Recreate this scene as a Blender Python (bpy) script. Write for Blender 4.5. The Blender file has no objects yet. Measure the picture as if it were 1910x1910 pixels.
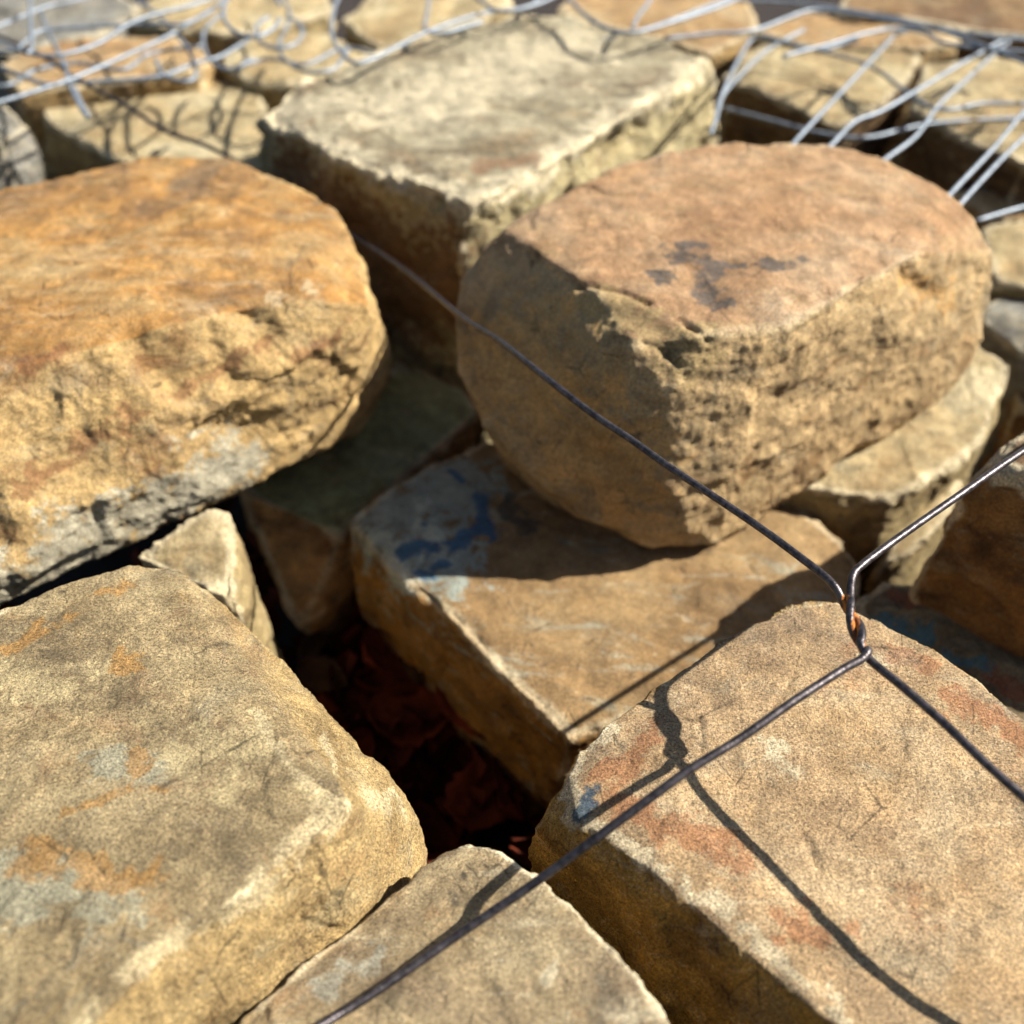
import bpy, bmesh, math, random, time
import numpy as np
from mathutils import Vector, Matrix
from mathutils.bvhtree import BVHTree
T0 = time.time()
scene = bpy.context.scene
col = scene.collection

# ------------------------------------------------------------------ camera
W0 = 1910.0
FPX = 2067.0
CAMH = 0.255
PITCH = math.radians(42.0)
cam_d = bpy.data.cameras.new('camera')
cam = bpy.data.objects.new('camera', cam_d); col.objects.link(cam)
cam.location = (0, 0, CAMH)
cam.rotation_euler = (math.radians(90) - PITCH, 0, 0)
cam_d.sensor_fit = 'HORIZONTAL'; cam_d.sensor_width = 36.0
cam_d.lens = 36.0 * FPX / W0
cam_d.clip_start = 0.01; cam_d.clip_end = 200.0
cam_d.dof.use_dof = True
cam_d.dof.focus_distance = 0.315
cam_d.dof.aperture_fstop = (cam_d.lens / 1000.0) / 0.0047
scene.camera = cam

# ------------------------------------------------------------------ sun, sky, exposure
def ray(px, py):
    x = (px - W0 / 2) / FPX; u = (W0 / 2 - py) / FPX
    return np.array([x, math.cos(PITCH) + u * math.sin(PITCH), -math.sin(PITCH) + u * math.cos(PITCH)])
def P(px, py, z):
    d = ray(px, py); t = (z - CAMH) / d[2]
    return np.array([0, 0, CAMH]) + d * t
SUNV = np.array([0.0469, 0.005, 0.041]); SUNV /= np.linalg.norm(SUNV)
el = math.asin(SUNV[2]); az = math.atan2(SUNV[0], SUNV[1])
sun_d = bpy.data.lights.new('sun', 'SUN'); sun_d.energy = 5.0; sun_d.angle = math.radians(0.53)
sun_d.color = (1.0, 0.945, 0.86)
sun = bpy.data.objects.new('sun', sun_d); col.objects.link(sun)
sun.rotation_euler = Vector(SUNV).to_track_quat('Z', 'Y').to_euler()
sun.location = (0.5, 0, 1)
world = bpy.data.worlds.new('World'); scene.world = world; world.use_nodes = True
wn = world.node_tree; bg = wn.nodes['Background']
sky = wn.nodes.new('ShaderNodeTexSky'); sky.sky_type = 'NISHITA'; sky.sun_disc = False
sky.sun_elevation = el; sky.sun_rotation = az
wn.links.new(sky.outputs[0], bg.inputs[0]); bg.inputs[1].default_value = 0.05
scene.view_settings.view_transform = 'Standard'; scene.view_settings.look = 'None'
scene.view_settings.exposure = 1.38; scene.view_settings.gamma = 1.0
scene.view_settings.use_curve_mapping = False

# ------------------------------------------------------------------ numpy noise
def _hash(ix, iy, iz, seed):
    h = (ix.astype(np.uint32) * np.uint32(374761393) + iy.astype(np.uint32) * np.uint32(668265263)
         + iz.astype(np.uint32) * np.uint32(2147483647) + np.uint32((seed * 974711 + 12345) & 0xffffffff))
    h = (h ^ (h >> np.uint32(13))) * np.uint32(1274126177)
    h ^= h >> np.uint32(16)
    h = h * np.uint32(2246822519); h ^= h >> np.uint32(15)
    return h
def vnoise(p, seed=0):
    """gradient-like smooth value noise, -1..1"""
    f = np.floor(p); i = f.astype(np.int64); t = p - f
    t = t * t * t * (t * (t * 6 - 15) + 10)
    out = 0
    for dx in (0, 1):
        wx = t[:, 0] if dx else 1 - t[:, 0]
        for dy in (0, 1):
            wy = t[:, 1] if dy else 1 - t[:, 1]
            for dz in (0, 1):
                wz = t[:, 2] if dz else 1 - t[:, 2]
                h = _hash(i[:, 0] + dx, i[:, 1] + dy, i[:, 2] + dz, seed)
                out = out + wx * wy * wz * (h.astype(np.float64) / 4294967295.0)
    return out * 2 - 1
def fbm(p, scale, seed=0, octv=4, gain=0.5, stretch=(1, 1, 1)):
    q = p * (np.array(stretch) * scale); a = 1.0; s = 0; n = 0
    for o in range(octv):
        s = s + a * vnoise(q + 17.3 * o + seed * 3.7, seed + o); n += a
        q = q * 2.03; a *= gain
    return s / n
def ridged(p, scale, seed=0, octv=4, gain=0.5, stretch=(1, 1, 1)):
    q = p * (np.array(stretch) * scale); a = 1.0; s = 0; n = 0
    for o in range(octv):
        s = s + a * (1 - 2 * np.abs(vnoise(q + 11.1 * o + seed * 5.1, seed + o))); n += a
        q = q * 2.1; a *= gain
    return s / n
def facets(p, scale, seed):
    """cellular planes: every cell is a tilted flat facet"""
    q = p * scale
    f = np.floor(q); best = np.full(len(p), 1e9); sec = np.full(len(p), 1e9); val = np.zeros(len(p))
    for dx in (-1, 0, 1):
        for dy in (-1, 0, 1):
            for dz in (-1, 0, 1):
                c = f + np.array([dx, dy, dz]); i = c.astype(np.int64)
                r = [(_hash(i[:, 0], i[:, 1], i[:, 2], seed + k).astype(np.float64) / 4294967295.0) for k in range(6)]
                pt = c + np.stack(r[:3], 1)
                d = ((q - pt) ** 2).sum(1)
                g = (np.stack(r[3:], 1) - 0.5)
                v = ((q - pt) * g).sum(1) * 1.6 + (r[3] - .5) * .5
                m = d < best
                sec = np.where(m, best, np.minimum(sec, d)); best = np.where(m, d, best); val = np.where(m, v, val)
    return val * (.25 + .75 * sstep(0, .22, np.sqrt(sec) - np.sqrt(best)))
def sstep(a, b, x):
    t = np.clip((x - a) / (b - a), 0, 1); return t * t * (3 - 2 * t)

# ------------------------------------------------------------------ node helpers
def new_mat(name):
    m = bpy.data.materials.new(name); m.use_nodes = True
    nt = m.node_tree; nt.nodes.clear()
    out = nt.nodes.new('ShaderNodeOutputMaterial'); b = nt.nodes.new('ShaderNodeBsdfPrincipled')
    nt.links.new(b.outputs[0], out.inputs[0])
    return m, nt, b
class NB:
    def __init__(s, nt): s.nt = nt
    def put(s, sock, v):
        if hasattr(v, 'is_output') or isinstance(v, bpy.types.NodeSocket): s.nt.links.new(v, sock)
        elif isinstance(v, (tuple, list)) and len(v) == 3 and sock.type == 'RGBA': sock.default_value = (*v, 1)
        else: sock.default_value = v
    def math(s, op, a, b=0.0, clamp=False):
        n = s.nt.nodes.new('ShaderNodeMath'); n.operation = op; n.use_clamp = clamp
        s.put(n.inputs[0], a); s.put(n.inputs[1], b); return n.outputs[0]
    def mapr(s, v, a, b, c=0.0, d=1.0, smooth=True):
        n = s.nt.nodes.new('ShaderNodeMapRange')
        if smooth: n.interpolation_type = 'SMOOTHSTEP'
        s.put(n.inputs[0], v); n.inputs[1].default_value = a; n.inputs[2].default_value = b
        n.inputs[3].default_value = c; n.inputs[4].default_value = d; return n.outputs[0]
    def mix(s, f, a, b, mode='MIX'):
        n = s.nt.nodes.new('ShaderNodeMix'); n.data_type = 'RGBA'; n.blend_type = mode
        s.put(n.inputs[0], f); s.put(n.inputs[6], a); s.put(n.inputs[7], b); return n.outputs[2]
    def noise(s, co, scale, detail=4, rough=.5, dist=0.0):
        n = s.nt.nodes.new('ShaderNodeTexNoise'); s.put(n.inputs['Vector'], co)
        n.inputs['Scale'].default_value = scale; n.inputs['Detail'].default_value = detail
        n.inputs['Roughness'].default_value = rough; n.inputs['Distortion'].default_value = dist
        return n.outputs[0]
    def voro(s, co, scale, feat='F1'):
        n = s.nt.nodes.new('ShaderNodeTexVoronoi'); n.feature = feat
        s.put(n.inputs['Vector'], co); n.inputs['Scale'].default_value = scale; return n
    def ramp(s, f, stops):
        n = s.nt.nodes.new('ShaderNodeValToRGB'); s.put(n.inputs[0], f); cr = n.color_ramp
        while len(cr.elements) < len(stops): cr.elements.new(.5)
        for e, (p, c) in zip(cr.elements, stops): e.position = p; e.color = (*c, 1)
        return n.outputs[0]
    def mapping(s, co, loc=(0, 0, 0), rot=(0, 0, 0), sc=(1, 1, 1)):
        n = s.nt.nodes.new('ShaderNodeMapping'); s.put(n.inputs[0], co)
        n.inputs[1].default_value = loc; n.inputs[2].default_value = rot; n.inputs[3].default_value = sc; return n.outputs[0]
    def attr(s, name):
        n = s.nt.nodes.new('ShaderNodeAttribute'); n.attribute_name = name; return n.outputs['Fac']
    def bump(s, h, dist, nrm=None, strength=1.0):
        n = s.nt.nodes.new('ShaderNodeBump'); n.inputs['Distance'].default_value = dist
        n.inputs['Strength'].default_value = strength; s.put(n.inputs['Height'], h)
        if nrm is not None: s.put(n.inputs['Normal'], nrm)
        return n.outputs[0]

def srgb(r, g, b):
    f = lambda c: (c / 255 / 12.92) if c / 255 <= .04045 else ((c / 255 + .055) / 1.055) ** 2.4
    return (f(r), f(g), f(b))
CREAM = srgb(232, 216, 178)
def stone_material(name, seed, c1, c2, c3, side=None, side2=None, rust=srgb(176, 98, 42), pale=srgb(205, 186, 140),
                   dark=srgb(92, 84, 74), blue=srgb(46, 92, 118), edgec=CREAM, edge_amt=0.75, streak=.35, rust_auto=.0, pale_auto=.45, brown_auto=.35,
                   strk_rot=0.4, grain=1.0, grey=srgb(214, 208, 182)):
    m, nt, b = new_mat(name); n = NB(nt)
    co = nt.nodes.new('ShaderNodeTexCoord').outputs['Object']
    co = n.mapping(co, loc=(seed * 1.31, seed * .77, seed * 2.13))
    side = side or c2; side2 = side2 or c1
    big = n.noise(co, 17, 6, .6, .8)
    top = n.ramp(n.mapr(big, .3, .7, smooth=False), [(.12, c1), (.48, c2), (.88, c3)])
    # streaky mineral veil on the cleavage face
    sc = n.mapping(co, rot=(0, 0, strk_rot), sc=(1, 3.2, 5))
    st = n.noise(sc, 34, 9, .68, .5)
    top = n.mix(n.mapr(st, .48, .68, 0, streak), top, c1)
    top = n.mix(n.mapr(st, .30, .46, streak, 0), top, c3)
    # side faces: bedding bands
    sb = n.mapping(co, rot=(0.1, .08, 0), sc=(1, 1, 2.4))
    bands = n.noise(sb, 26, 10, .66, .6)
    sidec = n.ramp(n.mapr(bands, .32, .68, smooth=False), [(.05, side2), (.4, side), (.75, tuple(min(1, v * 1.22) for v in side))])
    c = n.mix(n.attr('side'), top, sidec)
    mid = n.noise(co, 85, 9, .66, .3)
    ra = n.math('MULTIPLY', n.mapr(n.noise(co, 30, 9, .7, .4), .58, .70), rust_auto)
    c = n.mix(ra, c, rust)
    fine = n.noise(co, 210, 7, .7)
    ya = n.mapr(n.noise(n.mapping(co, loc=(5, 3, 2)), 33, 10, .76, .7), .50, .64, 0, .3)
    c = n.mix(ya, c, n.mix(.5, c, srgb(216, 170, 98)))
    ga = n.mapr(n.noise(n.mapping(co, loc=(1, 8, 9)), 38, 12, .78, .8), .53, .64, 0, .4)
    c = n.mix(ga, c, n.mix(.65, c, srgb(172, 172, 152)))
    wa = n.mapr(n.noise(n.mapping(sc, loc=(9, 2, 9)), 62, 12, .8, .8), .58, .68, 0, .55)
    c = n.mix(wa, c, srgb(218, 204, 172))
    pa = n.mapr(n.noise(n.mapping(sc, loc=(3, 5, 1)), 21, 12, .74, 1.1), .53, .63, 0, pale_auto)
    c = n.mix(pa, c, pale)
    ba = n.mapr(n.noise(n.mapping(co, loc=(7, 1, 4)), 26, 12, .76, .9), .54, .66, 0, brown_auto)
    c = n.mix(ba, c, c3 if not rust_auto else srgb(150, 112, 80))
    oa = n.mapr(n.noise(n.mapping(co, loc=(2, 9, 6)), 48, 12, .78, .6), .55, .68, 0, brown_auto * .8)
    c = n.mix(oa, c, srgb(188, 140, 88))
    wob = n.math('ADD', n.math('MULTIPLY', n.math('SUBTRACT', mid, .5), 2.0), n.math('MULTIPLY', n.math('SUBTRACT', fine, .5), 2.2))
    for an, cc, mx in (('grey', grey, .85), ('pale', tuple(min(.98, q * 1.22) for q in pale), .88), ('rust', rust, .62), ('dark', dark, .8), ('blue', blue, .86)):
        a = n.math('ADD', n.attr(an), wob)
        gate = n.mapr(n.attr(an), .01, .12)
        msk = n.math('MULTIPLY', n.math('MULTIPLY', n.mapr(a, .40, .80), mx), gate)
        cv = n.mix(n.mapr(fine, .3, .7, .0, .45), cc, tuple(v * .55 for v in cc))
        c = n.mix(msk, c, cv)
    # worn pale arrises
    e = n.math('ADD', n.attr('edge'), n.math('MULTIPLY', n.math('SUBTRACT', mid, .5), 1.6))
    c = n.mix(n.mapr(e, .30, .80, 0, edge_amt), c, tuple(min(.98, q * 1.2) for q in edgec))
    # value mottling and grain
    v = n.mapr(mid, .30, .70, .46, 1.02, False)
    v = n.math('MULTIPLY', v, n.mapr(fine, .25, .75, .86, 1.14, False))
    gr = n.math('ADD', n.math('MULTIPLY', n.noise(co, 1250, 2, .8), .5), n.math('MULTIPLY', n.noise(co, 2600, 2, .8), .5))
    v = n.math('MULTIPLY', v, n.mapr(gr, .38, .62, 1 - .62 * grain, 1 + .66 * grain, False))
    spk = n.voro(co, 420)
    pit = n.mapr(spk.outputs['Distance'], .0, .22, .62, 1.0)
    br = n.voro(n.mapping(co, loc=(4, 4, 4)), 620)
    v = n.math('ADD', v, n.math('MULTIPLY', n.mapr(br.outputs['Distance'], .08, .22, .9, 0), n.mapr(n.noise(co, 240, 3), .55, .62)))
    cv_ = n.voro(n.mapping(n.mapping(co, rot=(0, 0, strk_rot + 1.1)), sc=(1, 2.6, 1.6)), 30, 'DISTANCE_TO_EDGE')
    wob2 = n.math('MULTIPLY', n.math('SUBTRACT', fine, .5), .10)
    crk = n.mapr(n.math('ADD', cv_.outputs['Distance'], wob2), .0, .022, .45, 1.0)
    crk = n.mix(n.mapr(n.noise(n.mapping(co, loc=(6, 6, 2)), 60, 3), .56, .62), (1, 1, 1), crk)
    v = n.math('MULTIPLY', v, crk)
    sel = n.mapr(n.noise(co, 160, 3), .52, .62)
    v = n.math('MULTIPLY', v, n.mix(sel, (1, 1, 1), pit))
    vv = nt.nodes.new('ShaderNodeCombineXYZ')
    for k in range(3): nt.links.new(v, vv.inputs[k])
    c = n.mix(1.0, c, vv.outputs[0], 'MULTIPLY')
    nt.links.new(c, b.inputs['Base Color'])
    b.inputs['Roughness'].default_value = .82
    b.inputs['Specular IOR Level'].default_value = .32
    h1 = n.noise(co, 120, 10, .76, .2)
    n1 = n.bump(h1, .0062)
    sidebands = n.noise(sb, 90, 6, .7)
    n1b = n.bump(n.math('MULTIPLY', sidebands, n.attr('side')), .0016, n1)
    n2 = n.bump(gr, .0009 * grain, n1b)
    nt.links.new(n2, b.inputs['Normal'])
    return m

# ------------------------------------------------------------------ object helpers
def tag(o, label=None, cat=None, group=None, kind=None):
    if label: o['label'] = label
    if cat: o['category'] = cat
    if group: o['group'] = group
    if kind: o['kind'] = kind
    return o
def mesh_obj(name, verts, faces, mat, parent=None, smooth=True, loc=(0, 0, 0)):
    me = bpy.data.meshes.new(name); me.from_pydata([tuple(v) for v in verts], [], faces); me.update()
    if smooth: me.polygons.foreach_set('use_smooth', [True] * len(me.polygons))
    if mat: me.materials.append(mat)
    o = bpy.data.objects.new(name, me); col.objects.link(o); o.location = loc
    if parent: o.parent = parent
    return o
def bincount_smooth(V, E, it, lam=.5, keep=None):
    n = len(V); deg = np.bincount(E.ravel(), minlength=n).astype(float)[:, None]; deg[deg == 0] = 1
    i0 = np.concatenate([E[:, 0], E[:, 1]]); i1 = np.concatenate([E[:, 1], E[:, 0]])
    for _ in range(it):
        S = np.stack([np.bincount(i0, V[i1, k], n) for k in range(3)], 1) / deg
        V = V + lam * (S - V)
    return V
CO = Vector((0, 0, CAMH))
STONES = {}
def stone(label, cat, pts, mat, seed, voxel=.0011, bottom=-.158, warp=.0025, rough=1.0, toprough=1.0, strata=1.0,
          chip=1.0, carve=(), patch=(), hidden=(), name='rock', group='loose rocks heaped in the gabion', rnd=1.0, topn=(0, 0, 1), inset=.92, drop=True):
    V3 = [P(*p) for p in pts] + [np.array(h, float) for h in hidden]
    V3 = np.array(V3)
    c = V3.mean(0)
    low = V3.copy(); low[:, :2] = c[:2] + (low[:, :2] - c[:2]) * inset
    # push foot points away from the viewer so that they stay behind the traced lower outline
    low[:, 1] += .012; low[:, 2] = bottom
    allp = np.vstack([V3, low]) if drop else V3
    bm = bmesh.new()
    for v in allp: bm.verts.new(v - c)
    bmesh.ops.convex_hull(bm, input=bm.verts)
    bmesh.ops.delete(bm, geom=[v for v in bm.verts if not v.link_faces], context='VERTS')
    me = bpy.data.meshes.new('tmp'); bm.to_mesh(me); bm.free()
    ob = bpy.data.objects.new('tmp', me); col.objects.link(ob)
    md = ob.modifiers.new('r', 'REMESH'); md.mode = 'VOXEL'; md.voxel_size = voxel
    dg = bpy.context.evaluated_depsgraph_get(); ev = ob.evaluated_get(dg)
    rm = bpy.data.meshes.new_from_object(ev)
    bpy.data.objects.remove(ob); bpy.data.meshes.remove(me)
    n = len(rm.vertices)
    V = np.empty(n * 3); rm.vertices.foreach_get('co', V); V = V.reshape(-1, 3)
    E = np.empty(len(rm.edges) * 2, dtype=np.int32); rm.edges.foreach_get('vertices', E); E = E.reshape(-1, 2)
    def normals(V):
        rm.vertices.foreach_set('co', V.ravel()); rm.update()
        N = np.empty(n * 3); rm.vertices.foreach_get('normal', N) if False else rm.vertex_normals.foreach_get('vector', N)
        return N.reshape(-1, 3)
    r = voxel
    it = lambda mm: max(1, int((mm * .001 / r) ** 2 * 1.3))
    Vl = bincount_smooth(V, E, it(1.6))
    Vm = bincount_smooth(Vl, E, it(3.6 * rnd))
    Vh = bincount_smooth(Vm, E, min(160, it(7.5 * rnd)))
    Nh = normals(Vh)
    k = sstep(-.25, .35, fbm(V, 42, seed + 5, 3))[:, None]          # where arrises are chipped away
    k2 = sstep(.1, .5, fbm(V, 28, seed + 9, 3))[:, None]
    base = Vl * (1 - k) + Vm * k
    base = base * (1 - .8 * k2 * chip) + Vh * (.8 * k2 * chip)
    curv = ((Vl - Vh) * Nh).sum(1)
    N = normals(base)
    tn = np.array(topn, float); tn /= np.linalg.norm(tn)
    side = 1 - sstep(.62, .86, np.abs(bincount_smooth(N, E, it(1.5)) @ tn))
    # displacement
    W = np.stack([fbm(V, 22, seed + 20 + i, 2) for i in range(3)], 1) * warp
    base = base + W
    f1 = facets(V + .004 * np.stack([fbm(V, 60, seed + i, 2) for i in range(3)], 1), 34, seed)
    rid = ridged(V, 55, seed + 1, 5, .55)
    fb = fbm(V, 130, seed + 2, 4, .6)
    strat = fbm(V, 30, seed + 3, 4, .6, (1, 1, 7)) + .5 * fbm(V, 90, seed + 4, 3, .6, (1, 1, 3.5))
    dsd = f1 * .0046 * rough + rid * .0007 * rough + fb * .0014 * rough + fbm(V, 330, seed + 15, 3, .65) * .0007 + strat * .0005 * strata
    tr = fbm(V, 16, seed + 6, 3)
    step = sstep(-.02, .02, fbm(V, 26, seed + 7, 4, .55)) * .0007
    dtop = (fb * .0007 + fbm(V, 45, seed + 8, 5, .62) * .0016 + step + fbm(V, 300, seed + 14, 2, .6) * .0003) * toprough + tr * .0012
    edge_br = np.clip(curv / .0025, 0, 1)
    d = side * dsd + (1 - side) * dtop + edge_br * (fbm(V, 150, seed + 12, 3, .6) * .0022 + np.minimum(0, fbm(V, 60, seed + 13, 3) + .05) * .0065) * chip
    base = base + N * d[:, None]
    # ray-measured features on this stone
    fcs = [tuple(p.vertices) for p in rm.polygons] if (carve or patch) else None
    at = {k_: np.zeros(n) for k_ in ('rust', 'pale', 'dark', 'blue', 'grey')}
    if carve or patch:
        bv = BVHTree.FromPolygons([Vector(v + c) for v in base], fcs)
        def hit(px, py):
            dr = Vector(ray(px, py)).normalized(); h = bv.ray_cast(CO, dr)
            return None if h[0] is None else np.array(h[0]) - c
        def dist_poly(pl, X):
            H = [hit(*q) for q in pl]; H = [h for h in H if h is not None]
            if not H: return np.full(len(X), 1.0)
            if len(H) == 1: return np.linalg.norm(X - H[0], axis=1)
            dm = np.full(len(X), 1.0)
            for a, b in zip(H[:-1], H[1:]):
                ab = b - a; t = np.clip(((X - a) @ ab) / max(ab @ ab, 1e-12), 0, 1)
                dm = np.minimum(dm, np.linalg.norm(X - a - t[:, None] * ab, axis=1))
            return dm
        Xw = base + .0016 * np.stack([fbm(V, 110, seed + 40 + i, 3) for i in range(3)], 1)
        for ch, rad, pl in patch:
            wr = min(.006, rad * .0009); dd = dist_poly(pl, base + wr * np.stack([fbm(V, 75, seed + 50 + i, 4, .6) for i in range(3)], 1) * 1.6); at[ch] = np.maximum(at[ch], np.clip(1.25 * (1 - dd / (rad * .00125)), 0, 1))
        off = np.zeros(n)
        for w, dep, pl in carve:
            dd = dist_poly(pl, Xw); off -= dep * .001 * np.exp(-(dd / (w * .001)) ** 2)
        base = base + N * off[:, None]
    N2 = normals(base)
    rm.vertices.foreach_set('co', base.ravel())
    at['side'] = side; at['edge'] = np.clip((curv - .0002) / .0013, 0, 1)
    for k_, a in at.items():
        A = rm.attributes.new(k_, 'FLOAT', 'POINT'); A.data.foreach_set('value', a.astype(np.float32))
    rm.polygons.foreach_set('use_smooth', np.ones(len(rm.polygons), dtype=bool))
    rm.materials.clear(); rm.materials.append(mat); rm.update(); rm.name = name
    o = bpy.data.objects.new(name, rm); col.objects.link(o); o.location = c
    tag(o, label, cat, group)
    STONES[label] = o
    print('stone', n, '%.1f' % (time.time() - T0), label[:40], 'size', np.round(np.ptp(V3, axis=0), 3))
    return o

#@@SETTING
GZ = -.165
def ground():
    m, nt, b = new_mat('soil'); n = NB(nt)
    co = nt.nodes.new('ShaderNodeTexCoord').outputs['Object']
    a = n.noise(co, 30, 8, .7)
    nt.links.new(n.ramp(a, [(.3, srgb(20, 13, 9)), (.7, srgb(44, 30, 20))]), b.inputs['Base Color'])
    b.inputs['Roughness'].default_value = .95
    nt.links.new(n.bump(n.noise(co, 160, 8, .7), .004), b.inputs['Normal'])
    # one sheet, finely folded near the pile and coarse towards the horizon
    g = np.concatenate([-np.geomspace(80, 1.3, 14), np.linspace(-1.2, 1.2, 110), np.geomspace(1.3, 80, 14)])
    X, Y = np.meshgrid(g, g); Vv = np.stack([X.ravel(), Y.ravel() + .8, np.zeros(X.size)], 1)
    near = 1 - sstep(1.0, 1.5, np.maximum(np.abs(X), np.abs(Y)).ravel())
    Vv[:, 2] = GZ + fbm(Vv, 14, 3, 4) * .006 * near
    k = len(g); F = [(j * k + i, j * k + i + 1, (j + 1) * k + i + 1, (j + 1) * k + i) for j in range(k - 1) for i in range(k - 1)]
    tag(mesh_obj('ground', Vv, F, m), kind='structure')
ground()

#@@STONES
T = srgb
mA = stone_material('ochre_sandstone', 1, T(212, 176, 118), T(200, 146, 76), T(152, 118, 80), side=T(206, 172, 114), side2=T(144, 104, 62), streak=.6, edge_amt=.22, strk_rot=-.25, grain=.7, pale=T(222, 194, 148), brown_auto=.5, pale_auto=.5, rust=T(150, 96, 60), dark=T(150, 120, 92))
mB = stone_material('olive_grey_sandstone', 2, T(206, 194, 162), T(172, 160, 128), T(140, 120, 92), side=T(196, 180, 134), side2=T(122, 100, 66), streak=.5, edge_amt=.95, grain=.8, pale=T(214, 200, 166), pale_auto=.75, brown_auto=.55, dark=T(120, 72, 24), rust=T(166, 120, 84))  # dark: brown shade tone painted on the left face
mC = stone_material('terracotta_sandstone', 3, T(212, 178, 138), T(200, 158, 114), T(186, 142, 100), side=T(208, 176, 126), side2=T(158, 120, 76), streak=.3, edge_amt=.25, dark=T(92, 92, 90), rust=T(238, 182, 104), grain=.9, pale=T(206, 180, 128), grey=T(212, 182, 126), pale_auto=.3)  # rust: warm light tone for the shaded left face, not iron stain there
mD = stone_material('tan_slab_sandstone', 4, T(190, 158, 110), T(172, 138, 92), T(150, 118, 76), side=T(184, 132, 58), side2=T(104, 70, 28), streak=.25, edge_amt=.5, pale=T(206, 212, 190), rust=T(170, 92, 58), blue=T(58, 112, 150), grey=T(184, 196, 184), grain=.8)
mF = stone_material('rust_flecked_sandstone', 5, T(222, 194, 150), T(204, 170, 124), T(172, 146, 112), side=T(196, 154, 72), side2=T(140, 104, 44), streak=.4, edge_amt=.85, rust_auto=.4, strk_rot=.7, rust=T(180, 112, 66), grain=1.1, pale_auto=.4, pale=T(218, 200, 162))
mG = stone_material('grey_olive_slab_stone', 6, T(196, 174, 130), T(174, 152, 110), T(142, 124, 92), side=T(186, 158, 106), side2=T(142, 114, 70), streak=.6, edge_amt=.75, rust_auto=.15, rust=T(206, 150, 72), blue=T(228, 206, 158), grey=T(186, 180, 150), pale=T(198, 178, 132), strk_rot=.3, grain=1.1, pale_auto=.55, brown_auto=.5)
mH = stone_material('beige_sandstone', 7, T(210, 190, 148), T(192, 168, 126), T(158, 136, 106), side=T(180, 150, 100), side2=T(120, 96, 62), streak=.3, edge_amt=.9, grain=.9, pale=T(228, 212, 174), pale_auto=.6, brown_auto=.5)
mJ = stone_material('mossy_brown_stone', 8, T(186, 186, 140), T(158, 156, 106), T(120, 108, 66), side=T(196, 142, 80), side2=T(120, 78, 44), streak=.4, edge_amt=.35)
mI = stone_material('cream_sandstone', 9, T(224, 208, 166), T(208, 186, 138), T(182, 154, 108), side=T(182, 160, 112), side2=T(120, 96, 60), streak=.3, edge_amt=.6, grain=.8)
mM = stone_material('brown_sandstone', 10, T(176, 142, 98), T(150, 116, 76), T(118, 88, 58), side=T(160, 114, 60), side2=T(104, 70, 34), streak=.4, edge_amt=.7)
mN = stone_material('painted_grey_stone', 11, T(172, 160, 126), T(146, 130, 98), T(112, 98, 74), side=T(140, 112, 72), side2=T(90, 66, 40), streak=.4, edge_amt=.5, rust=T(158, 80, 46), blue=T(88, 138, 148))
mS = stone_material('slate_grey_stone', 12, T(176, 174, 162), T(150, 148, 138), T(120, 114, 102), side=T(158, 154, 142), side2=T(108, 100, 88), streak=.3, edge_amt=.5)
mK = stone_material('cream_slab_shaded_sides', 15, T(224, 208, 166), T(208, 186, 138), T(182, 154, 108), side=T(120, 92, 58), side2=T(72, 50, 32), streak=.3, edge_amt=.5, grain=.8)  # cream sandstone with shade painted into its side colours
mO = stone_material('orange_far_stone', 13, T(214, 186, 140), T(198, 160, 108), T(164, 126, 86), side=T(188, 154, 100), side2=T(116, 84, 52), streak=.4, edge_amt=.5)

# A: the large ochre block at the left
stone('large ochre block with orange top and broken grey-footed front, at the left edge', 'rock', [
    (-420, 460, .035), (-60, 378, .036), (80, 345, .036), (280, 292, .034), (420, 290, .034), (622, 384, .033),
    (652, 430, .031), (700, 548, .020), (724, 610, .004), (724, 650, -.01),
    (-420, 800, .036), (0, 690, .037), (200, 625, .038), (330, 592, .038), (560, 548, .037), (690, 566, .026),
    (600, 835, -.035), (480, 800, -.012), (-420, 1260, -.035), (0, 1080, -.018), (0, 1130, -.034), (130, 1060, -.038), (300, 968, -.045), (450, 905, -.056),
    (560, 852, -.07), (680, 785, -.07), (725, 705, -.055)],
    mA, 11, voxel=.0011, bottom=-.074, rough=1.0, strata=1.0, rnd=.42, chip=.3, drop=False, hidden=[(-.3, .47, -.072), (-.10, .50, -.072), (-.065, .465, -.07)],
    carve=[(.9, 2.2, [(712, 588), (690, 640), (660, 690), (640, 745), (612, 800)]), (5, 2, [(400, 640), (430, 700)]), (9, 4, [(390, 800), (480, 805)]),
           (4, 2.0, [(150, 660), (180, 700)]), (6, 4, [(250, 640), (275, 675)]), (6, 4, [(470, 595), (500, 630)]), (10, 4.5, [(330, 700), (420, 720)]), (9, 4, [(60, 850), (160, 860)])],
    patch=[('grey', 26, [(-60, 1120), (60, 1080), (180, 1015)]), ('grey', 22, [(120, 1025), (250, 965), (330, 925), (430, 880)]), ('grey', 8, [(430, 850), (460, 880)]),
           ('rust', 5, [(30, 900), (120, 850), (200, 800), (330, 740), (400, 690), (500, 650)]),
           ('pale', 8, [(560, 540), (520, 560)]), ('rust', 5, [(60, 690), (120, 650)]), ('rust', 6, [(560, 660), (620, 640)])])
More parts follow.
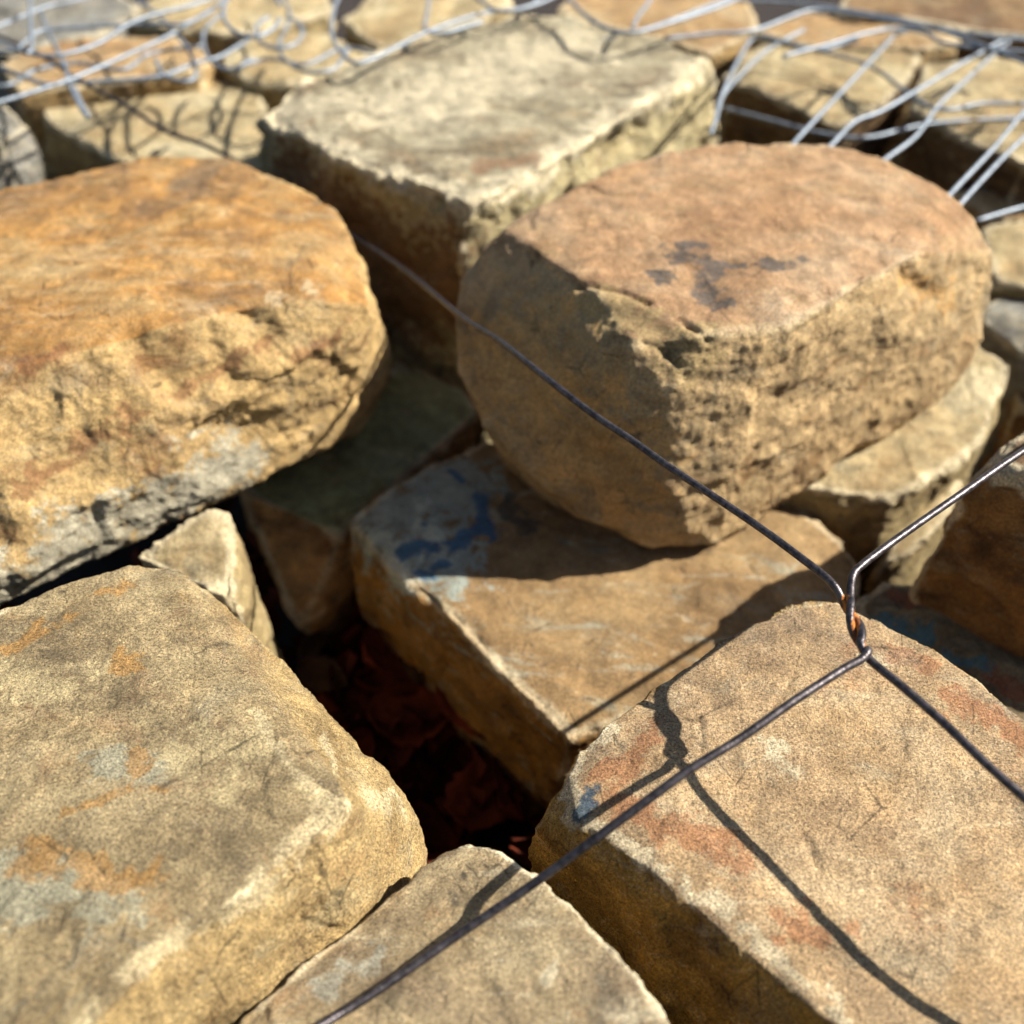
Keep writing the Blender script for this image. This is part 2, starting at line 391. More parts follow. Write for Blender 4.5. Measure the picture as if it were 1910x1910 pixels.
# B
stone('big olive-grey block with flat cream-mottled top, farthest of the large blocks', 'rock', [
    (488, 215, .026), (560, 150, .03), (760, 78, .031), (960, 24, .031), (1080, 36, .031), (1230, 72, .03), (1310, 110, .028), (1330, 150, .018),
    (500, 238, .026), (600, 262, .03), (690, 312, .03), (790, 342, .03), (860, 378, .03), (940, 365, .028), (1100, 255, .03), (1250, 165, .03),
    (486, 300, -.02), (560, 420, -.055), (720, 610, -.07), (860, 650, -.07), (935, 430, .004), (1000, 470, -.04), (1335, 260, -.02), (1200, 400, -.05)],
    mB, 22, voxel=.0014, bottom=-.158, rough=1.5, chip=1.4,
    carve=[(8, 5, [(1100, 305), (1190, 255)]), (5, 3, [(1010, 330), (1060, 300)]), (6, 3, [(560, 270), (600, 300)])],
    patch=[('rust', 9, [(900, 310), (980, 300)]), ('dark', 40, [(560, 360), (700, 470), (840, 530)]), ('dark', 40, [(640, 480), (760, 560)]), ('pale', 45, [(760, 190), (900, 150), (1020, 100)]), ('pale', 11, [(500, 228), (600, 262), (700, 318), (800, 345), (880, 372), (980, 330), (1100, 245), (1200, 180), (1300, 130)]), ('pale', 22, [(560, 200), (640, 190)])])  # wide 'dark' patches paint deeper shade into the unlit left face
# C
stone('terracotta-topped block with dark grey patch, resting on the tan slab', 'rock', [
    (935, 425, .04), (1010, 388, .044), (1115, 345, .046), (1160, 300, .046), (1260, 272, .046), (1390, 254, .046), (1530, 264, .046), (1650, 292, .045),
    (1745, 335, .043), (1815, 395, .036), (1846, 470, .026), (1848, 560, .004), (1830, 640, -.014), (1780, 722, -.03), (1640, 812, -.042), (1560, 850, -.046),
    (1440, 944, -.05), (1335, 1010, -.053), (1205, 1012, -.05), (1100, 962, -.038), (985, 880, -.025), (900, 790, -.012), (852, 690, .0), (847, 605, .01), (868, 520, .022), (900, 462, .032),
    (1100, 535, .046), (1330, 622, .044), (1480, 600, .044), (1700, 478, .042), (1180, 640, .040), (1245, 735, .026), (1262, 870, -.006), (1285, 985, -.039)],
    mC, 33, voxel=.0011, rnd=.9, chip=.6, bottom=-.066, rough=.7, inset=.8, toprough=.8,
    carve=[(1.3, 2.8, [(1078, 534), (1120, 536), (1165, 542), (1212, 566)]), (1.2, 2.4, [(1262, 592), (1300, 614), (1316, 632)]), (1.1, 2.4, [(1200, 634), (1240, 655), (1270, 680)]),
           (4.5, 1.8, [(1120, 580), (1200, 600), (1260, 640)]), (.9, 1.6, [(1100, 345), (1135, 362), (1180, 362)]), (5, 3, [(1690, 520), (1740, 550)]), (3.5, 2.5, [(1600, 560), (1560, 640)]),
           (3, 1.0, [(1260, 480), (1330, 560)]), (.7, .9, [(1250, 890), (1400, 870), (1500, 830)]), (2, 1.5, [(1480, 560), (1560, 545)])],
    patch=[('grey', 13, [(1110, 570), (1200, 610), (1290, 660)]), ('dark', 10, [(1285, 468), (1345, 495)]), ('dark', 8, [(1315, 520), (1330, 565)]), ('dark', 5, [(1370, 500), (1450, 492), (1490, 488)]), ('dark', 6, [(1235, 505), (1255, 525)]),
           ('rust', 32, [(960, 640), (1050, 760), (1140, 880)]), ('rust', 20, [(900, 640), (930, 720)]), ('rust', 7, [(1690, 520), (1780, 560)])])  # wide 'rust' patches paint soft warm light into the shaded left face
# D
stone('tan slab with blue paint flecks lying half under the terracotta block', 'rock', [
    (655, 975, -0.0650), (700, 932, -0.0600), (790, 870, -0.0580), (875, 838, -0.0570), (1100, 780, -0.0570), (1400, 850, -0.0600), (1510, 955, -0.0620), (1600, 1040, -0.0680),
    (1600, 1110, -0.0700), (1400, 1260, -0.0620), (1062, 1385, -0.0640), (1030, 1318, -0.0600), (960, 1268, -0.0590), (900, 1192, -0.0580), (830, 1120, -0.0580), (755, 1082, -0.0590), (690, 1030, -0.0620),
    (660, 1040, -0.0800), (672, 1110, -0.0950), (700, 1160, -0.1080), (850, 1300, -0.1100), (950, 1385, -0.1100), (1040, 1445, -0.1100)],
    mD, 44, voxel=.0011, bottom=-.158, rough=.9, toprough=.6, strata=1.4,
    patch=[('grey', 30, [(740, 970), (850, 920)]), ('grey', 22, [(720, 1010), (830, 1050)]), ('pale', 9, [(700, 1000), (760, 1060)]), ('pale', 8, [(790, 950), (810, 990)]), ('blue', 9, [(850, 1012), (905, 988)]), ('blue', 6.5, [(888, 930), (912, 975)]), ('blue', 8, [(808, 1060)]), ('blue', 6, [(770, 1030), (790, 1010)]),
           ('blue', 3, [(800, 975)]), ('rust', 3.2, [(805, 1017)]), ('rust', 3, [(830, 955)]), ('dark', 6, [(960, 930), (980, 990)]), ('blue', 3, [(840, 880), (860, 900)])],
    carve=[(3, 2, [(850, 1160), (880, 1170)])])
# F
stone('large rust-flecked block under the wire knot, its shadowed side facing left', 'rock', [
    (1004, 1530, -.012), (1060, 1440, -.003), (1130, 1352, -.001), (1230, 1318, 0), (1300, 1250, 0), (1400, 1160, 0), (1480, 1132, 0), (1562, 1118, 0), (1640, 1158, 0), (1740, 1208, 0), (1830, 1275, 0), (1912, 1342, 0),
    (2250, 1600, 0), (2350, 2250, 0), (1720, 2060, .002), (1560, 1905, .002), (1500, 1835, .002), (1380, 1722, .002), (1250, 1640, .001), (1150, 1560, 0), (1090, 1530, -.001),
    (984, 1580, -.026), (984, 1632, -.04), (1100, 1745, -.052), (1200, 1850, -.055), (1350, 2010, -.06), (1500, 2200, -.06)],
    mF, 55, voxel=.001, bottom=-.158, rough=.7, toprough=.5, rnd=.5, chip=.7,
    carve=[(1.2, .9, [(1500, 1560), (1530, 1620)]), (1.0, .8, [(1300, 1340), (1310, 1400)]), (.9, .8, [(1560, 1300), (1590, 1330)]), (1, .8, [(1480, 1260), (1440, 1320)])],
    patch=[('rust', 9, [(1180, 1520), (1250, 1560), (1340, 1600)]), ('rust', 6, [(1130, 1450), (1180, 1440), (1210, 1350)]), ('rust', 8, [(1490, 1710), (1540, 1760)]), ('rust', 5, [(1430, 1730)]), ('rust', 8, [(1790, 1310), (1850, 1350)]), ('rust', 6, [(1640, 1210), (1720, 1250)]), ('rust', 6, [(1890, 1370), (1930, 1400)]), ('blue', 5.0, [(1095, 1512), (1112, 1500)]), ('pale', 4.5, [(1050, 1470), (1080, 1530), (1160, 1580), (1250, 1645), (1380, 1725), (1500, 1835), (1580, 1910)]), ('pale', 5, [(1060, 1450), (1130, 1360)]), ('pale', 7, [(1440, 1400), (1470, 1440)]), ('pale', 5, [(1620, 1220), (1700, 1240)])])
# G
stone('broad grey-olive block with orange lichen spots filling the lower left', 'rock', [
    (-350, 1300, .01), (0, 1148, .01), (150, 1082, .01), (250, 1050, .009), (330, 1058, .008), (400, 1108, .005), (500, 1200, 0), (560, 1288, -.004), (640, 1358, -.008), (720, 1448, -.014), (768, 1518, -.022), (788, 1590, -.036),
    (470, 1290, .013), (525, 1400, .017), (645, 1512, .017), (560, 1576, .019), (450, 1664, .019), (250, 1810, .021), (120, 1970, .023), (-400, 2200, .02),
    (792, 1620, -.034), (780, 1690, -.032), (705, 1800, -.028), (545, 1890, -.027), (400, 1872, -.025), (275, 1940, -.025), (100, 2080, -.025)],
    mG, 66, voxel=.001, bottom=-.158, rough=.55, toprough=.7, rnd=.5, chip=.5,
    carve=[(.9, 1.6, [(565, 1690), (575, 1735), (560, 1770)]), (.9, 1.2, [(575, 1715), (640, 1735)]), (6, 3, [(330, 1760), (400, 1730)])],
    patch=[('rust', 5.5, [(75, 1590), (110, 1600)]), ('rust', 6, [(150, 1600), (180, 1640), (280, 1620)]), ('rust', 4, [(245, 1400), (262, 1440)]), ('rust', 3.2, [(305, 1472)]), ('rust', 4.5, [(215, 1220), (250, 1240)]),
           ('rust', 5, [(20, 1210), (100, 1160), (220, 1100)]), ('rust', 3, [(125, 1510), (230, 1480)]), ('pale', 15, [(370, 1390), (450, 1410)]), ('pale', 14, [(20, 1270), (100, 1280)]), ('pale', 9, [(410, 1500)]), ('pale', 6, [(690, 1490), (740, 1500)]), ('pale', 3, [(615, 1380), (625, 1440)]), ('blue', 4.8, [(640, 1512), (560, 1574), (450, 1664), (300, 1768), (200, 1860), (120, 1960)]), ('blue', 2.2, [(480, 1340), (530, 1420), (640, 1508)]), ('blue', 4, [(690, 1500), (740, 1490)]), ('blue', 2.4, [(610, 1370), (628, 1440)]), ('pale', 3, [(480, 1340), (530, 1420), (620, 1500)]), ('grey', 9, [(300, 1430), (200, 1420)]),
           ('pale', 4, [(190, 1235)]), ('grey', 10, [(20, 1640), (200, 1680)])])
# H
stone('beige block with a pointed far end, lying under the wire at the bottom edge', 'rock', [
    (250, 2130, 0.002), (440, 1915, -0.003), (600, 1790, -0.005), (700, 1700, -0.006), (792, 1612, -0.007), (870, 1570, -0.006), (935, 1588, -0.003), (1000, 1638, 0.000), (1060, 1690, 0.0060), (1130, 1765, 0.0070), (1185, 1835, 0.0080), (1260, 1912, 0.0100), (1480, 2180, 0.0140)],
    mH, 77, voxel=.001, bottom=-.158, rough=.5, toprough=.8, rnd=.7, inset=.96, patch=[('dark', 4, [(860, 1640), (870, 1680)]), ('pale', 4, [(1030, 1810)]), ('grey', 6, [(680, 1790), (640, 1830)])])
# I
stone('small cream stone wedged between the ochre block and the lower left block', 'rock', [
    (250, 1040, -.03), (330, 985, -.026), (400, 958, -.025), (432, 962, -.027), (446, 992, -.03), (432, 1060, -.03), (425, 1120, -.033), (500, 1180, -.075), (515, 1210, -.09), (470, 1060, -.06)],
    mI, 88, voxel=.0011, bottom=-.158, rough=.6)
# J
stone('mossy brown wedge of rock in the dark gap beneath the ochre block', 'rock', [
    (448, 915, -.068), (600, 800, -.066), (740, 680, -.07), (862, 720, -.074), (892, 768, -.076), (815, 785, -.074), (730, 860, -.074), (680, 925, -.076), (630, 1005, -.08), (545, 960, -.075),
    (480, 1010, -.095), (560, 1175, -.118), (600, 1150, -.115), (650, 1060, -.1)],
    mJ, 99, voxel=.0014, bottom=-.158, rough=.7, inset=.8)
# L1, L2
stone('cream block poking out from behind the right end of the terracotta block', 'rock', [
    (1450, 925, -.058), (1480, 904, -.05), (1600, 856, -.047), (1700, 785, -.044), (1740, 740, -.043), (1820, 640, -.04), (1882, 680, -.04), (1880, 730, -.044), (1850, 800, -.046), (1780, 862, -.048), (1690, 920, -.05), (1660, 935, -.052),
    (1560, 1000, -.075), (1640, 1000, -.08), (1660, 980, -.075)],
    mI, 101, voxel=.0014, bottom=-.158, rough=.9, inset=.85)
stone('narrow cream stone tucked under the cream block, left of the brown rock', 'rock', [
    (1690, 950, -.075), (1780, 880, -.07), (1785, 930, -.073), (1740, 1000, -.08), (1640, 1075, -.09), (1630, 1060, -.092)],
    mI, 102, voxel=.0014, bottom=-.158, rough=.7, inset=.9)
# M
stone('brown rock at the right edge with its dark side towards the wire', 'rock', [
    (2200, 640, .02), (1990, 745, .02), (1912, 806, .018), (1868, 832, .018), (1845, 850, .014), (1800, 892, .004), (1762, 970, -.014), (1728, 1050, -.04), (1722, 1082, -.055), (1810, 1150, -.06), (1920, 1215, -.062), (2150, 1300, -.05), (2200, 900, .02), (1885, 890, .016)],
    mM, 103, voxel=.0013, bottom=-.158, rough=.6)
# N
stone('grey stone with teal paint and rust stains, half under the rust-flecked block', 'rock', [
    (1590, 1120, -.06), (1650, 1078, -.058), (1740, 1082, -.058), (1800, 1130, -.06), (1920, 1205, -.062), (2100, 1330, -.064), (2100, 1500, -.064), (1700, 1300, -.062)],
    mN, 104, voxel=.0014, bottom=-.158, rough=.6, inset=.9,
    patch=[('rust', 7, [(1650, 1100), (1700, 1120)]), ('rust', 7, [(1830, 1250), (1900, 1300)]), ('blue', 9, [(1650, 1170), (1720, 1190)]), ('blue', 9, [(1770, 1225), (1790, 1235)])])

# background, upper left
far = [
 ('slate-grey stone at the left edge behind the ochre block', mS, [(-200, 250, 0), (-60, 175, 0), (10, 190, -.002), (50, 235, -.006), (72, 300, -.02), (78, 350, -.035), (-200, 430, -.04), (0, 270, .0)], -.158, ()),
 ('wide tan slab striped with wire shadows behind the ochre block', mI, [(84, 225, -.02), (60, 165, -.02), (260, 150, -.018), (480, 150, -.018), (520, 300, -.02), (420, 340, -.022), (300, 330, -.022), (215, 300, -.022), (120, 245, -.02), (85, 330, -.06), (230, 360, -.07)], -.158, ()),
 ('ochre stone under the tangled wire at the upper left', mO, [(30, 165, -.004), (0, 120, -.004), (90, 75, -.002), (330, 60, -.002), (400, 100, -.004), (380, 135, -.006), (200, 160, -.008), (60, 180, -.02)], -.158, ()),
 ('pale stone right of the ochre one, touching the olive-grey block', mI, [(400, 110, -.006), (470, 60, -.004), (620, 60, -.004), (700, 95, -.006), (560, 155, -.01), (480, 160, -.012)], -.158, ()),
 ('grey-brown stone in the top left corner', mS, [(-150, 60, 0), (-100, -40, 0), (200, -50, 0), (260, 20, 0), (180, 70, -.002), (0, 100, -.004)], -.158, ()),
 ('rounded tan stone under the wire loops at the top', mI, [(240, 30, 0), (330, -40, .002), (600, -40, .002), (620, 20, 0), (450, 70, -.002), (340, 60, -.003)], -.158, ()),
 ('yellow-tan stone just beyond the far corner of the olive-grey block', mI, [(640, 40, 0), (700, -30, 0), (930, -40, 0), (960, 10, 0), (820, 80, -.004), (700, 90, -.006)], -.158, ()),
 ('flat orange stone at the top, right of the far corner', mO, [(1040, 20, 0), (1100, -50, 0), (1380, -30, 0), (1420, 50, 0), (1330, 100, -.006), (1200, 60, -.004)], -.158, ()),
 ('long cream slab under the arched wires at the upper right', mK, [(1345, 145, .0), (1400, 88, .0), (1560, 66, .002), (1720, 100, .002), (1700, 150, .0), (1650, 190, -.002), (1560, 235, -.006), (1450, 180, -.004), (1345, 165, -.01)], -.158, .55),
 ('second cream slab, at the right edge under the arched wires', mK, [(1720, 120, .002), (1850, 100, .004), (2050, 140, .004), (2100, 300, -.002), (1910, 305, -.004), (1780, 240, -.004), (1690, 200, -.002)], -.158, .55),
 ('speckled tan stone behind the long cream slab', mO, [(1400, 60, .006), (1500, 15, .008), (1700, 40, .008), (1800, 70, .006), (1720, 95, .004), (1500, 85, .004)], -.158, ()),
 ('dark brown stone in the top right corner', mM, [(1560, 20, .012), (1600, -60, .012), (2100, -40, .014), (2100, 90, .01), (1900, 75, .006), (1700, 45, .006)], -.158, ()),
 ('narrow orange stone in the gap beyond the terracotta block', mO, [(1780, 350, -.03), (1920, 345, -.03), (2050, 390, -.03), (2000, 450, -.035), (1860, 410, -.035)], -.158, ()),
 ('rough tan stone at the right edge, level with the terracotta top', mI, [(1830, 420, -.03), (1920, 400, -.03), (2060, 460, -.03), (2000, 560, -.04), (1850, 530, -.04)], -.158, ()),
 ('pale stone at the right edge under the rough tan one', mS, [(1840, 560, -.045), (1920, 520, -.045), (2060, 560, -.045), (2000, 680, -.05), (1900, 650, -.052), (1830, 600, -.05)], -.158, ()),
 ('dark brown stone in the gap at the right edge', mM, [(1880, 660, -.07), (1960, 620, -.07), (2100, 720, -.07), (2000, 800, -.08), (1900, 760, -.08)], -.158, ()),
]
for i, (lb, mt, pts, bt, pt) in enumerate(far):
    stone(lb, 'rock', pts, mt, 200 + i * 7, voxel=.0022, bottom=bt, rough=.9, inset=pt or .9, warp=.003)

#@@WIRES
def catmull(pts, n=10):
    pts = [np.array(p, float) for p in pts]
    pts = [2 * pts[0] - pts[1]] + pts + [2 * pts[-1] - pts[-2]]
    out = []
    for i in range(1, len(pts) - 2):
        p0, p1, p2, p3 = pts[i - 1:i + 3]
        for k in range(n):
            t = k / n
            out.append(.5 * ((2 * p1) + (p2 - p0) * t + (2 * p0 - 5 * p1 + 4 * p2 - p3) * t * t + (3 * p1 - p0 - 3 * p2 + p3) * t ** 3))
    out.append(pts[-2]); return np.array(out)
def tube(name, path, rad, mat, parent=None, sides=16, attr=None):
    path = np.array(path); n = len(path)
    tan = np.gradient(path, axis=0); tan /= np.linalg.norm(tan, axis=1)[:, None]
    u = np.cross(tan[0], [0, 0, 1.0]); u /= np.linalg.norm(u)
    V = []
    for i in range(n):
        u = u - tan[i] * (u @ tan[i]); u /= np.linalg.norm(u); w = np.cross(tan[i], u)
        for k in range(sides):
            a = 2 * math.pi * k / sides; V.append(path[i] + rad * (math.cos(a) * u + math.sin(a) * w))
    F = [(i * sides + k, i * sides + (k + 1) % sides, (i + 1) * sides + (k + 1) % sides, (i + 1) * sides + k) for i in range(n - 1) for k in range(sides)]
    F.append(tuple(range(sides))[::-1]); F.append(tuple((n - 1) * sides + k for k in range(sides)))
    o = mesh_obj(name, V, F, mat, parent)
    if attr is not None:
        A = o.data.attributes.new('rust', 'FLOAT', 'POINT'); A.data.foreach_set('value', attr(np.array(V)).astype(np.float32))
    return o
def wire_mat(name, base, base2, metallic, rough, rust=True):
    m, nt, b = new_mat(name); n = NB(nt)
    co = nt.nodes.new('ShaderNodeTexCoord').outputs['Object']
    a = n.noise(co, 420, 6, .65); c = n.mix(n.mapr(a, .35, .65), base, base2)
    if rust:
        r = n.math('ADD', n.attr('rust'), n.math('MULTIPLY', n.math('SUBTRACT', n.noise(co, 900, 5), .5), 1.2))
        k = n.math('MULTIPLY', n.mapr(r, .45, .7), n.mapr(n.attr('rust'), .02, .1))
        c = n.mix(k, c, n.mix(n.mapr(a, .4, .6), srgb(180, 108, 30), srgb(96, 50, 14)))
        nt.links.new(n.mapr(k, 0, 1, metallic, 0), b.inputs['Metallic'])
        nt.links.new(n.mapr(k, 0, 1, rough, .9), b.inputs['Roughness'])
    else:
        b.inputs['Metallic'].default_value = metallic; b.inputs['Roughness'].default_value = rough
    nt.links.new(c, b.inputs['Base Color'])
    nt.links.new(n.bump(n.noise(n.mapping(co), 1500, 4), .00012), b.inputs['Normal'])
    return m
mW = wire_mat('dark_steel_wire', srgb(86, 80, 80), srgb(46, 42, 44), .75, .38)
mZ = wire_mat('galvanised_wire', srgb(138, 146, 154), srgb(104, 112, 120), .5, .55, rust=False)
RW = .00112
K1 = P(1577, 1112, .0402); K2 = P(1611, 1212, .0402)
ax = K2 - K1; L = np.linalg.norm(ax); axn = ax / L
# frame across the twist: e1 = picture right, e2 = towards the viewer
view = np.array([0, 0, CAMH]) - K1; view /= np.linalg.norm(view)
e1 = np.cross(axn, view); e1 /= np.linalg.norm(e1)
if e1[0] < 0: e1 = -e1
e2 = np.cross(axn, e1); e2 = e2 if e2 @ view > 0 else -e2
def helix(ph0, turns, n=40):
    o = []
    for i in range(n + 1):
        t = i / n; a = ph0 + turns * 2 * math.pi * t
        o.append(K1 + ax * t + RW * 1.0 * (math.cos(a) * e1 + math.sin(a) * e2))
    return o
S = catmull
gm = bpy.data.objects.new('gabion_mesh', None); col.objects.link(gm); gm.location = K1
tag(gm, 'dark double-twisted gabion wire stretched across the rocks in the foreground', 'wire mesh')
TURN = .85
hA = helix(math.pi * .95, TURN)      # enters on the picture's left
hB = helix(-math.pi * .05, TURN)
def rustfn(V):
    t = ((V - K1) @ axn) / L
    d = np.linalg.norm(V - K1 - np.clip(t, 0, 1)[:, None] * ax, axis=1)
    inner = 1 - sstep(.9, 2.0, d / RW)
    along = sstep(-.1, .1, t) * (1 - sstep(1.0, 1.3, t))
    return np.clip(along * (inner * 1.1), 0, 1)
w1 = [P(-120, 20, 0.0450), P(0, 68, 0.0400), P(80, 105, 0.0360), P(150, 150, 0.0300), P(240, 200, 0.0220), P(310, 245, 0.0160), P(380, 270, 0.0120), P(430, 295, 0.0080), P(500, 340, 0.0040), P(580, 392, 0.0000), P(660, 440, 0.0000), P(760, 508, 0.0080), P(860, 590, 0.0230), P(930, 635, 0.0330),
      P(1000, 690, 0.0400), P(1100, 768, 0.0420), P(1180, 822, 0.0430), P(1250, 872, 0.0430), P(1400, 972, 0.0420), P(1500, 1045, 0.0420), P(1552, 1088, 0.0418)]
w2 = [P(2120, 705, .044), P(1910, 840, .0435), P(1780, 930, .043), P(1680, 1000, .0425), P(1610, 1052, .042), P(1590, 1076, .0415)]
w3 = [P(1619, 1214, .0418), P(1606, 1230, .0415), P(1570, 1250, .0408), P(1480, 1308, .0395), P(1380, 1378, .037), P(1280, 1440, .0345), P(1130, 1550, .0265), P(990, 1652, .0140), P(860, 1740, .0075), P(700, 1850, .0050), P(600, 1912, .006), P(440, 2010, .010)]
w4 = [P(1624, 1232, .0398), P(1680, 1278, .0402), P(1760, 1348, .0398), P(1840, 1425, .0392), P(1910, 1488, .0386), P(2170, 1720, .036), P(2600, 2110, .028)]
off = np.array([0, 0, 0.0])
def centre(path, obj): return np.array(path) - np.array(obj)
def rel(path): return S(np.array(path), 8) - K1
sA = list(S(w1, 8)) ; sB = list(S(w2, 8))
# strand one: upper left -> twist -> lower right ; strand two: upper right -> twist -> lower left
pa = S(w1 + hA[2:-2:3] + w4, 8) - K1
pb = S(w2 + hB[2:-2:3] + w3, 8) - K1
tube('wire', pa, RW, mW, gm, 18, lambda V: rustfn(V + K1))
tube('wire', pb, RW, mW, gm, 18, lambda V: rustfn(V + K1))

def galv(label, strands, loops=()):
    e = bpy.data.objects.new('wire_mesh', None); col.objects.link(e)
    c = P(*strands[0][0]); e.location = c
    tag(e, label, 'wire mesh')
    for s in strands:
        tube('wire', S([P(*q) for q in s], 8) - c, .00112, mZ, e, 10)
    return e
Z = .05
def zz(pl, z): return [(x, y, z + (z2[0] if z2 else 0)) for (x, y, *z2) in pl]
right = [
 zz([(1325, 250), (1336, 219), (1343, 186), (1370, 125), (1401, 74), (1430, 68), (1520, 93, -.002), (1600, 75)], .03),
 zz([(1340, 205), (1352, 172), (1400, 120), (1438, 89), (1500, 55)], .026),
 zz([(1470, 285), (1490, 256), (1580, 160), (1655, 80), (1668, 66), (1690, 58)], .03),
 zz([(1530, 290), (1553, 268), (1594, 227), (1642, 208), (1713, 167), (1800, 115), (1884, 71), (1930, 82)], .03),
 zz([(1640, 305), (1661, 290), (1709, 253), (1750, 197), (1800, 150), (1858, 97), (1884, 75)], .026),
 zz([(1765, 370), (1787, 346), (1854, 275), (1910, 208), (1990, 120)], .03),
 zz([(1780, 395), (1802, 368), (1860, 305), (1910, 256), (2000, 170)], .026),
 zz([(1100, 80), (1200, 56), (1267, 33), (1349, 0), (1400, -20)], .03),
 zz([(1240, 72), (1323, 63), (1408, 56), (1516, 19), (1609, 30), (1702, 45), (1800, 62), (1910, 74), (2000, 80)], .036),
 zz([(1460, 105), (1523, 89), (1646, 56), (1720, 59), (1769, 82), (1910, 97), (2000, 110)], .034),
 zz([(1423, 71), (1535, 97), (1627, 126), (1739, 201), (1832, 193), (1910, 193), (2000, 190)], .012),
 zz([(1349, 201), (1440, 225), (1535, 249), (1620, 256), (1739, 230), (1910, 219), (2000, 210)], .0),
 zz([(1360, 0), (1480, 6), (1600, 22), (1720, 46), (1820, 80), (1920, 120)], .036),
 zz([(1820, 412), (1910, 386), (2000, 370)], .0),
]
galv('bright galvanised wires arching over the cream slabs at the upper right', right)
left = [
 zz([(-80, 75), (0, 48), (80, 15), (147, 0), (220, -20)], .04),
 zz([(-60, 100), (0, 95), (30, 92), (73, 59), (147, 51), (205, 48), (293, 44), (345, 44), (396, 20)], .04),
 zz([(-60, 60), (0, 80), (55, 99), (110, 103), (183, 81), (257, 37), (366, 7), (430, -20)], .045),
 zz([(-80, 205), (0, 190), (125, 150), (220, 110), (330, 59), (418, 0), (440, -20)], .036),
 zz([(88, 158), (147, 154), (293, 143), (366, 117), (410, 106), (470, 70)], .03),
 zz([(-60, 100), (0, 125), (88, 158), (125, 150)], .036),
 zz([(55, -20), (57, 40), (60, 88), (50, 100)], .05),
 zz([(75, 20), (95, 70), (120, 120), (128, 154), (150, 200), (165, 218), (150, 190), (140, 165)], .034),
 zz([(230, -20), (270, 10), (311, 44), (348, 88), (366, 136), (345, 152), (304, 139), (290, 110)], .03),
]
left += [
 zz([(-60, 150), (10, 160), (70, 130), (150, 118), (230, 130), (280, 100), (380, 85)], .022),
 zz([(420, 20), (380, 60), (390, 110), (430, 130), (470, 110)], .028),
]
galv('tangled galvanised wires over the stones in the top left corner', left)
def ring(cx, cy, r, z, a0=0, a1=6.3, ry=None):
    ry = ry or r * .6
    return [(cx + r * math.cos(a), cy - ry * math.sin(a), z) for a in np.linspace(a0, a1, 14)]
mid = [
 zz([(520, -20), (540, 30), (520, 90), (560, 130), (620, 130), (650, 90)], .022),
 zz([(430, 130), (500, 110), (570, 120), (640, 90), (700, 100)], .012),
 ring(470, 22, 54, .05, .3, 6.0, 46),
 ring(520, 60, 44, .03, 2.0, 7.5, 30),
 zz([(640, -25), (622, 20), (620, 70), (652, 112), (690, 112), (794, 61), (900, 25), (990, 12), (1000, -20)], .04),
 zz([(803, -20), (797, 20), (794, 56), (827, 61), (900, 40)], .04),
 zz([(1220, -20), (1213, 0), (1190, 30), (1180, 52)], .045),
 zz([(1040, -20), (1062, 0), (1110, 42), (1171, 61), (1251, 42), (1350, 9), (1400, -15)], .045),
 zz([(880, -10), (930, 20), (1000, 8), (1060, -20)], .045),
]
galv('curled galvanised wire loops along the top behind the olive-grey block', mid)

#@@LEAVES
def leaf_mat(name, c1, c2):
    m, nt, b = new_mat(name); n = NB(nt)
    co = nt.nodes.new('ShaderNodeTexCoord').outputs['Object']
    a = n.noise(co, 90, 6, .6)
    nt.links.new(n.ramp(a, [(.3, c1), (.7, c2)]), b.inputs['Base Color'])
    b.inputs['Roughness'].default_value = .8
    b.inputs['Specular IOR Level'].default_value = .12
    nt.links.new(n.bump(n.noise(co, 300, 4), .0008), b.inputs['Normal'])
    return m
mL1 = leaf_mat('red_dead_leaf', srgb(66, 22, 9), srgb(108, 46, 20))
mL2 = leaf_mat('brown_dead_leaf', srgb(42, 26, 14), srgb(76, 50, 28))
def leaf_geo(length, width, seed, curl=.3):
    rg = random.Random(seed); V = []; F = []; n = 12; m = 6
    for i in range(n + 1):
        t = i / n; w = width * .5 * (math.sin(math.pi * t ** .8) ** .8) * (1 + .12 * math.sin(t * 31 + seed)) + .0002
        for j in range(m + 1):
            s = j / m * 2 - 1
            x = (t - .5) * length; y = s * w
            z = curl * width * (abs(s) ** 1.5) * .5 + .18 * length * (t - .5) ** 2 * 2 + .0009 * math.sin(9 * t + s * 4 + seed)
            V.append((x, y, z - (.0006 if abs(s) < .2 else 0)))
    for i in range(n):
        for j in range(m):
            a = i * (m + 1) + j; F.append((a, a + 1, a + m + 2, a + m + 1))
    return V, F
def leaf(label, px, py, z, length, width, rot, mat, seed, curl=.35):
    V, F = leaf_geo(length, width, seed, curl)
    o = mesh_obj('dead_leaf', V, F, mat, loc=P(px, py, z)); o.rotation_euler = rot
    md = o.modifiers.new('s', 'SOLIDIFY'); md.thickness = .0003
    tag(o, label, 'leaf', 'dead leaves fallen in the dark hole')
leaf('large red dead leaf lying upright against the tan slab in the hole', 715, 1225, -0.119, .034, .026, (.5, .5, .9), mL1, 1)
leaf('narrow red-orange dead leaf, lower right of the large red leaf', 862, 1330, -0.119, .034, .010, (.5, .1, -.9), mL1, 2)
leaf('small brown curled leaf right of the large red leaf', 775, 1245, -0.119, .018, .009, (.6, .3, -1.1), mL2, 3)
leaf('brown leaf below the mossy wedge, left of the large red leaf', 610, 1265, -0.129, .03, .016, (.4, -.2, -.6), mL2, 4)
leaf('dull red leaf in the middle of the hole', 770, 1340, -0.134, .04, .03, (.2, .1, .2), mL1, 5)
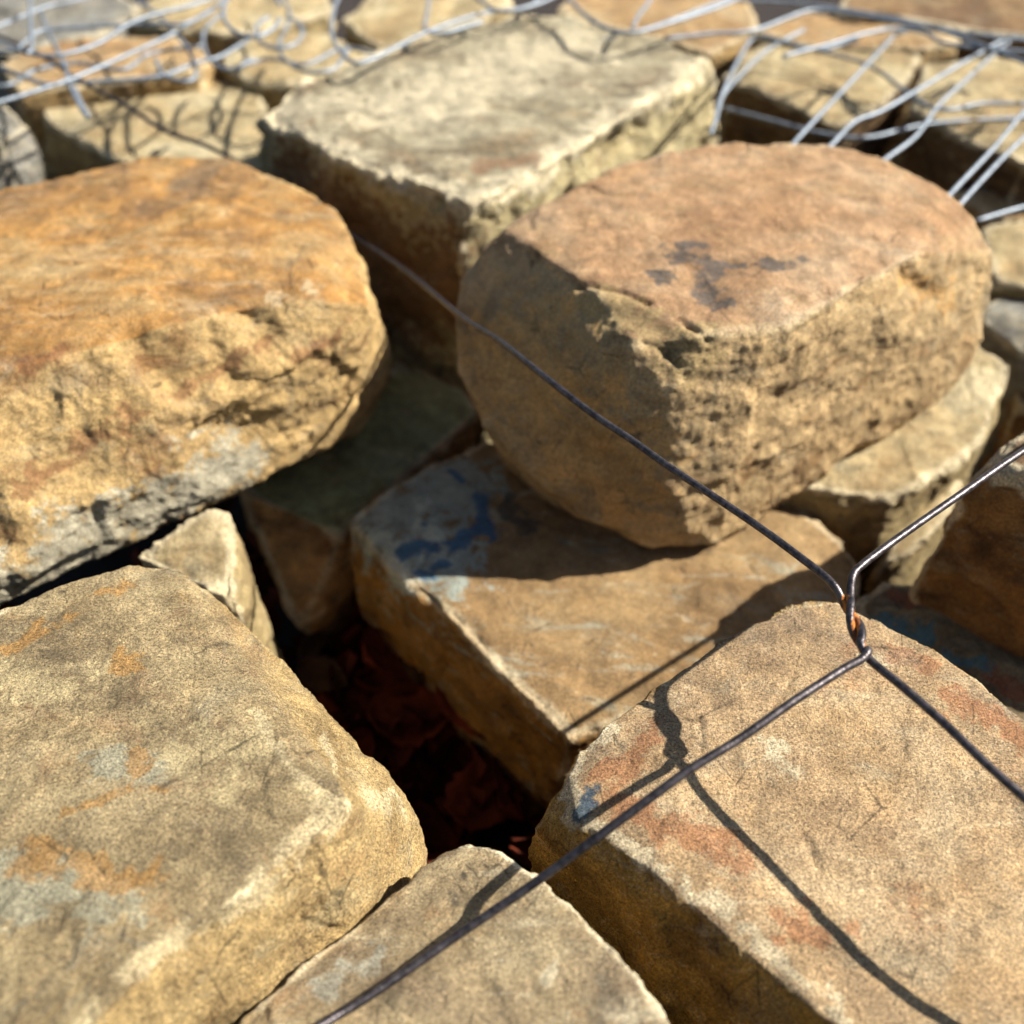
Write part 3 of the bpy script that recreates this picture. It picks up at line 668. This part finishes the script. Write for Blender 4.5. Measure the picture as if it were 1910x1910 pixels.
leaf('dark red leaf at the bottom of the hole', 890, 1490, -0.134, .034, .026, (.2, -.1, 1.4), mL1, 6)
leaf('tiny reddish leaf near the rust-flecked block', 970, 1470, -0.139, .012, .006, (.5, .2, -.6), mL1, 7)
leaf('thin brown leaf standing in the narrow gap left of the red leaf', 575, 1210, -0.134, .024, .012, (.9, .3, 1.2), mL2, 8)
def litter():
    rg = random.Random(5); V = []; F = []
    def piece(x, y, z, L_, w, tilt):
        M = Matrix.Translation((x, y, z)) @ Matrix.Rotation(rg.uniform(0, 6.28), 4, 'Z') @ Matrix.Rotation(rg.uniform(-tilt, tilt), 4, 'X') @ Matrix.Rotation(rg.uniform(-tilt, tilt), 4, 'Y')
        n = 6; cu = rg.uniform(.2, .9) * w; tw = rg.uniform(-.5, .5); b0 = len(V)
        for i in range(n + 1):
            t = i / n; hw = w * .5 * math.sin(math.pi * min(.97, t * .93 + .05)) ** .7 * rg.uniform(.75, 1.15)
            for sgn in (-1, -.4, 0, .4, 1):
                V.append(tuple(M @ Vector(((t - .5) * L_, sgn * hw, cu * sgn * sgn + tw * sgn * hw * (t - .5) * 2 + .25 * L_ * (t - .5) ** 2))))
        for i in range(n):
            for k in range(4):
                a = b0 + i * 5 + k; F.append((a, a + 1, a + 6, a + 5))
    for k in range(1500):
        L_ = rg.uniform(.008, .022); piece(rg.uniform(-.45, .4), rg.uniform(.1, .9), GZ + rg.uniform(.003, .014), L_, L_ * rg.uniform(.35, .7), .6)
    for k in range(420):
        L_ = rg.uniform(.014, .036); piece(rg.uniform(-.13, .05), rg.uniform(.22, .5), GZ + rg.uniform(.008, .032), L_, L_ * rg.uniform(.35, .75), .9)
    o = mesh_obj('leaf_litter', V, F, leaf_mat('leaf_litter', srgb(46, 15, 7), srgb(92, 38, 17))); tag(o, 'crumbled dead leaves covering the soil between the rocks', 'leaf litter', kind='stuff')
litter()
print('total verts', sum(len(o.data.vertices) for o in bpy.data.objects if o.type == 'MESH'), 'time %.1f' % (time.time() - T0))
